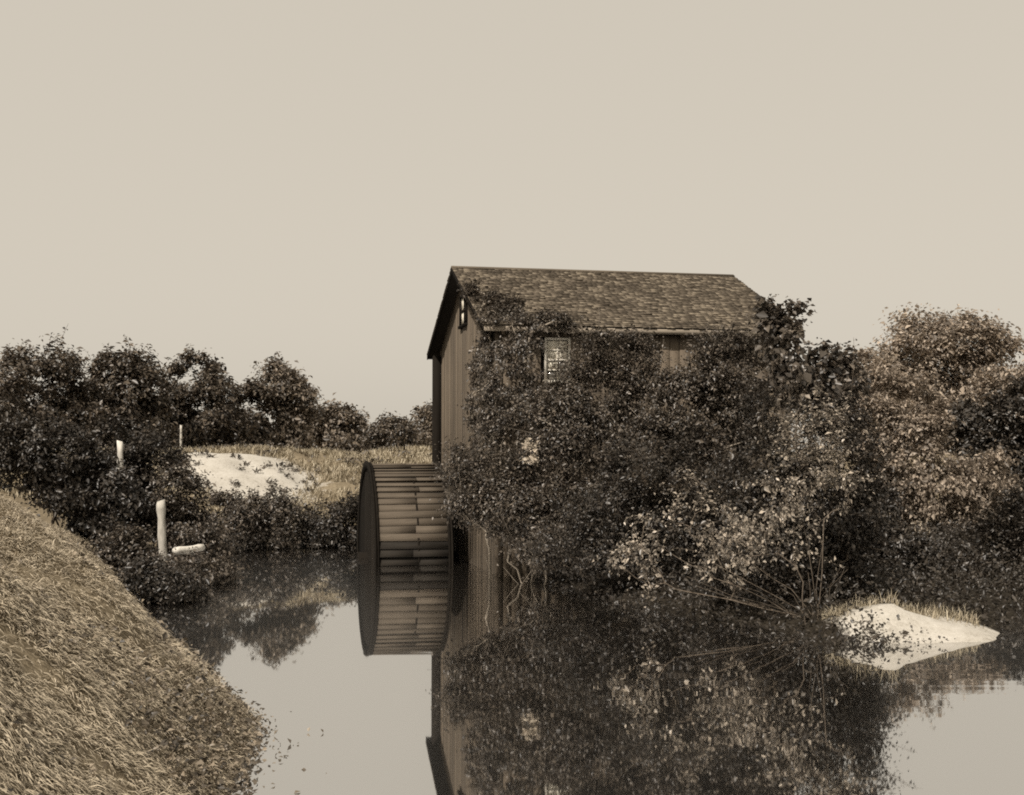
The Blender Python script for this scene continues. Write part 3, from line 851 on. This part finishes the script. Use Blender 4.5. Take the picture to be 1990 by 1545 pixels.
px_plant('broadleaf_tree', 'tall tree with haze put into its pale colour behind the shrubs on the right', 'tree',
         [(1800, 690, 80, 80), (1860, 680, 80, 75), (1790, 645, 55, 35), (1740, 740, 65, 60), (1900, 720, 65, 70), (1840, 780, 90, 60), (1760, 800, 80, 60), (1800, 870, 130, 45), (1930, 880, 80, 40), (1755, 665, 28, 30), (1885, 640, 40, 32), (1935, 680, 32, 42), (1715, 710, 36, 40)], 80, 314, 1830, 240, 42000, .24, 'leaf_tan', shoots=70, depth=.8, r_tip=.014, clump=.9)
px_plant('broadleaf_tree', 'lower tree with haze put into its pale colour at the far right edge', 'tree',
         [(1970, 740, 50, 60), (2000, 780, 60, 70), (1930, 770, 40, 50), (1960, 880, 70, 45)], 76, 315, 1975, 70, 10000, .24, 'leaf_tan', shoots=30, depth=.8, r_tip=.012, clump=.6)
px_plant('broadleaf_tree', 'tree with haze put into its pale colour, glimpsed between sapling and pale tree', 'tree',
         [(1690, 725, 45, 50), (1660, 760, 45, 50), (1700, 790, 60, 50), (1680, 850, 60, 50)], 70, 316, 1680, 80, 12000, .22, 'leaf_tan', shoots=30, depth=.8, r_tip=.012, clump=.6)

# ------------------------------------------------------------------ grass, weeds and drifting leaves
def blades(P, ln, wd, dirv, lift, rng):
    n = len(P)
    d = unit(dirv)
    side = unit(np.cross(d, np.array([0, 0, 1.])) + rng.normal(size=(n, 3)) * .25)
    l = (ln * rng.uniform(.5, 1.4, n))[:, None]; w = (wd * rng.uniform(.6, 1.4, n))[:, None]
    up = np.array([0, 0, 1.]) * (lift * rng.uniform(.3, 1.6, n))[:, None]
    a, b = P - side * w, P + side * w
    m0 = P + d * l * .5 + up
    c, e = m0 - side * w * .8, m0 + side * w * .8
    t = P + d * l + up * .6
    V = np.stack([a, b, e, c, t], 1).reshape(-1, 3)
    i = 5 * np.arange(n)[:, None]
    return V, [i + np.array([[0, 1, 2, 3]]), i + np.array([[3, 2, 4]])]

def grad(x, y, e=.25):
    return (ground_h(x + e, y) - ground_h(x - e, y)) / (2 * e), (ground_h(x, y + e) - ground_h(x, y - e)) / (2 * e)

rng = np.random.default_rng(41)
n = 430000
y = 3 + 30 * rng.random(n) ** 1.15; x = -2 - (.43 * y + .3) * rng.random(n)
s = pond_sd(x, y)
k = (s > .05) & (s < 9) & (vnoise(x * 3.1, y * 3.1) + vnoise(x * 1.1, y * 1.1) * .7 + rng.normal(size=n) * .22 > -.27)
x, y = x[k], y[k]
z = ground_h(x, y)
gxv, gyv = grad(x, y)
d = np.stack([-gxv, -gyv, -(gxv ** 2 + gyv ** 2)], -1)
sw = vnoise(x * .6 + 5, y * .6) * 1.6
d[:, 0] += .25 + .3 * sw; d[:, 1] += -.35 + .5 * sw
d += rng.normal(size=d.shape) * np.array([.6, .6, .4])
V, F_ = blades(np.stack([x, y, z], -1), np.full(len(x), .13), np.full(len(x), .0055), d, np.full(len(x), .035), rng)
tag(mesh_np('bank_grass', V, F_, M['bank_grass']), 'long dry grass combed down the steep left bank', 'grass', kind='stuff')

n = 90000
x = rng.uniform(-24, 3, n); y = rng.uniform(40, 62, n)
s = pond_sd(x, y)
k = (s > .6) & (sand_far(x, y) < .35 + .3 * rng.random(n)) & (vnoise(x * 1.3, y * 1.3) + .5 * vnoise(x * 3, y * 3) > -.28)
x, y = x[k], y[k]
d = rng.normal(size=(len(x), 3)) * .4 + np.array([.1, -.1, .9])
V, F_ = blades(np.stack([x, y, ground_h(x, y)], -1), np.full(len(x), .20), np.full(len(x), .018), d, np.full(len(x), .03), rng)
tag(mesh_np('field_grass', V, F_, M['field_grass']), 'pale dry grass covering the rising field beyond the pond', 'grass', kind='stuff')

# scrubby tufts dotting the field and the sand
n = 420
tx = rng.uniform(-22, 2, n); ty = rng.uniform(43, 58, n)
P = np.repeat(np.stack([tx, ty, ground_h(tx, ty)], -1), 26, 0)
sz = np.repeat(rng.uniform(.08, .24, n) * np.where(sand_far(tx, ty) > .4, .5, 1), 26)
P = P + np.abs(rng.normal(size=P.shape)) * np.array([0, 0, .9]) * sz[:, None] + rng.normal(size=P.shape) * np.array([1, 1, 0]) * sz[:, None]
V, F_ = leaf_mesh(P, .12, rng, .3, .4, -.3)
tag(mesh_np('field_scrub', V, F_, M['leaf_mid']), 'small scrubby tufts dotted over the pale field and sand', 'scrub', kind='stuff')

# leafy weeds at the foot of the bank, trailing onto the water
n = 22000
x = rng.uniform(-6, -1.2, n); y = rng.uniform(10.5, 16.5, n)
s = pond_sd(x, y)
den = np.exp(-((s - .2) / .6) ** 2) * smooth(15.8, 12.6, y) + .012 * (s < 0) * (s > -1.2) * smooth(17, 14, y)
k = rng.random(n) < den
k &= ~((s < -.15) & (rng.random(n) > .05))
x, y = x[k], y[k]
z = np.maximum(ground_h(x, y), 0) + rng.uniform(.015, .26, len(x)) * np.clip(pond_sd(x, y) + .5, .05, 1)
V, F_ = leaf_mesh(np.stack([x, y, z], -1), .05, rng, .8, .7, .1)
M['leaf_weed'] = leaf_mat('leaf_weed', (.03, .025, .018), (.33, .275, .195), .5)
tag(mesh_np('bank_weeds', V, F_, M['leaf_weed']), 'leafy weeds at the foot of the bank trailing onto the pond', 'weeds', kind='stuff')
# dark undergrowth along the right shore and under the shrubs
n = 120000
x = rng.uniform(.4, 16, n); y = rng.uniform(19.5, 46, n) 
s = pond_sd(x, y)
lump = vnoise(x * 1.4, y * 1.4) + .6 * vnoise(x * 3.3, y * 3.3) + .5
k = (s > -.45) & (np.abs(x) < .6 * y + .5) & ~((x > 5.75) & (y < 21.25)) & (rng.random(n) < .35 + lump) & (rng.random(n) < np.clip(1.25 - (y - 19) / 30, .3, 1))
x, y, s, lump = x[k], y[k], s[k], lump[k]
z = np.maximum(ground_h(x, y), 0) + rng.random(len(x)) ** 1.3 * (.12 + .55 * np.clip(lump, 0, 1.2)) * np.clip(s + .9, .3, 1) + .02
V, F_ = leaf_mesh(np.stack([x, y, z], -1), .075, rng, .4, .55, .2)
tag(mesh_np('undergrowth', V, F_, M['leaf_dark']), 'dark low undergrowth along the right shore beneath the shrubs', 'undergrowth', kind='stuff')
# reeds and low growth along the far shore
n = 26000
x = rng.uniform(-10.5, .5, n); y = rng.uniform(35, 45, n)
s = pond_sd(x, y)
k = (s > -.5) & (s < 2.2) & (rng.random(n) < np.exp(-(np.maximum(s, 0) / 1.4) ** 2)) & ~((x > -4.4) & (y < 39.2))
x, y, s = x[k], y[k], s[k]
z = np.maximum(ground_h(x, y), 0) + rng.random(len(x)) ** 1.2 * (.35 + .8 * (vnoise(x * 1.5, y * 1.5) + .4)) + .02
V, F_ = leaf_mesh(np.stack([x, y, z], -1), .11, rng, .2, .35, -.3)
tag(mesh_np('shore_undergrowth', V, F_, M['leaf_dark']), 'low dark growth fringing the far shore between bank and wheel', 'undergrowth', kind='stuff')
# broad-leaved weeds growing in patches through the bank grass
n = 60000
y = 4 + 28 * rng.random(n); x = -2 - (.43 * y + .3) * rng.random(n)
s = pond_sd(x, y)
k = (s > .1) & (vnoise(x * 1.3 + 3, y * 1.3) + .7 * vnoise(x * 3.3, y * 3.3) > .17 + .12 * rng.random(n))
x, y = x[k], y[k]
V, F_ = leaf_mesh(np.stack([x, y, ground_h(x, y) + rng.uniform(.02, .09, len(x))], -1), .045, rng, .7, .6, .1)
tag(mesh_np('bank_clover', V, F_, M['leaf_weed']), 'small dark broad leaved weeds in patches through the bank grass', 'weeds', kind='stuff')
# pale grass fringing the top of the spit
n = 1500
x = 5.2 + 2.6 * rng.random(n) ** 1.5; y = rng.normal(21.15, .22, n) + .1 * (x - 6.2)
V, F_ = blades(np.stack([x, y, ground_h(x, y)], -1), np.full(n, .17), np.full(n, .005), rng.normal(size=(n, 3)) * .5 + np.array([0, -.2, .8]), np.full(n, .05), rng)
tag(mesh_np('spit_grass', V, F_, M['field_grass']), 'sparse pale grass fringing the top of the sand spit', 'grass', kind='stuff')
# weeds and fallen leaves on the spit
n = 420
x = rng.normal(5.5, .5, n); y = rng.normal(20.0, .2, n)
z = np.maximum(ground_h(x, y), .0) + rng.uniform(.01, .12, n)
V, F_ = leaf_mesh(np.stack([x, y, z], -1), .06, rng, .6, .6, .1)
tag(mesh_np('spit_weeds', V, F_, M['leaf_dark']), 'dark weeds scattered over the front of the sand spit', 'weeds', kind='stuff')

# ------------------------------------------------------------------ posts, log, stake
def post(name, label, cat, px, y_top, Y, wpx, lean, seed):
    rg_ = np.random.default_rng(seed)
    t = at(px, y_top, Y)
    g_ = gz(t[0], Y) - .1
    h = t[2] - g_
    w = wpx * Y / FPX / 2
    V = []
    m_ = 11
    for i in range(m_):
        f = i / (m_ - 1)
        for sx, sy in ((-1, -1), (1, -1), (1, 1), (-1, 1)):
            jag = rg_.uniform(-.09, .05) * (f == 1)
            V.append((sx * w * rg_.uniform(.68, 1.12) + lean * h * (f - 1), sy * w * .8 * rg_.uniform(.9, 1.1), h * f + jag))
    F_ = []
    for i in range(m_ - 1):
        for k in range(4): F_.append([4 * i + k, 4 * i + (k + 1) % 4, 4 * i + 4 + (k + 1) % 4, 4 * i + 4 + k])
    F_ += [[3, 2, 1, 0], [4 * m_ - 4, 4 * m_ - 3, 4 * m_ - 2, 4 * m_ - 1]]
    return tag(mesh_np(name, V, np.array(F_), M['post'], loc=(t[0], Y, g_)), label, cat)
post('white_post', 'narrow white post standing among the dark bushes higher up', 'post', 234, 855, 31.5, 11, .0, 1)
post('white_post', 'thicker white post with ragged edges close to the water', 'post', 312, 972, 30.3, 15, -.05, 2)
post('stake', 'thin white stake under the tree at the field edge', 'stake', 352, 828, 49, 4, .0, 3)
c0 = at(338, 1072, 30.0); c1 = at(395, 1064, 30.6)
Pl = np.array([c0 * (1 - t) + c1 * t + np.array([0, 0, .012 * math.sin(t * 9)]) for t in np.linspace(0, 1, 7)])
V, F_ = tubes([(Pl - c0, np.array([.085, .095, .09, .095, .085, .088, .08]))], 8)
n_ = len(V)
F_ = [F_, np.array([list(range(8))[::-1]]), np.array([list(range(n_ - 8, n_))])]
tag(mesh_np('driftwood_log', V, F_, M['post'], loc=tuple(c0), smooth=False), 'short bleached log lying by the foot of the thicker white post', 'log')
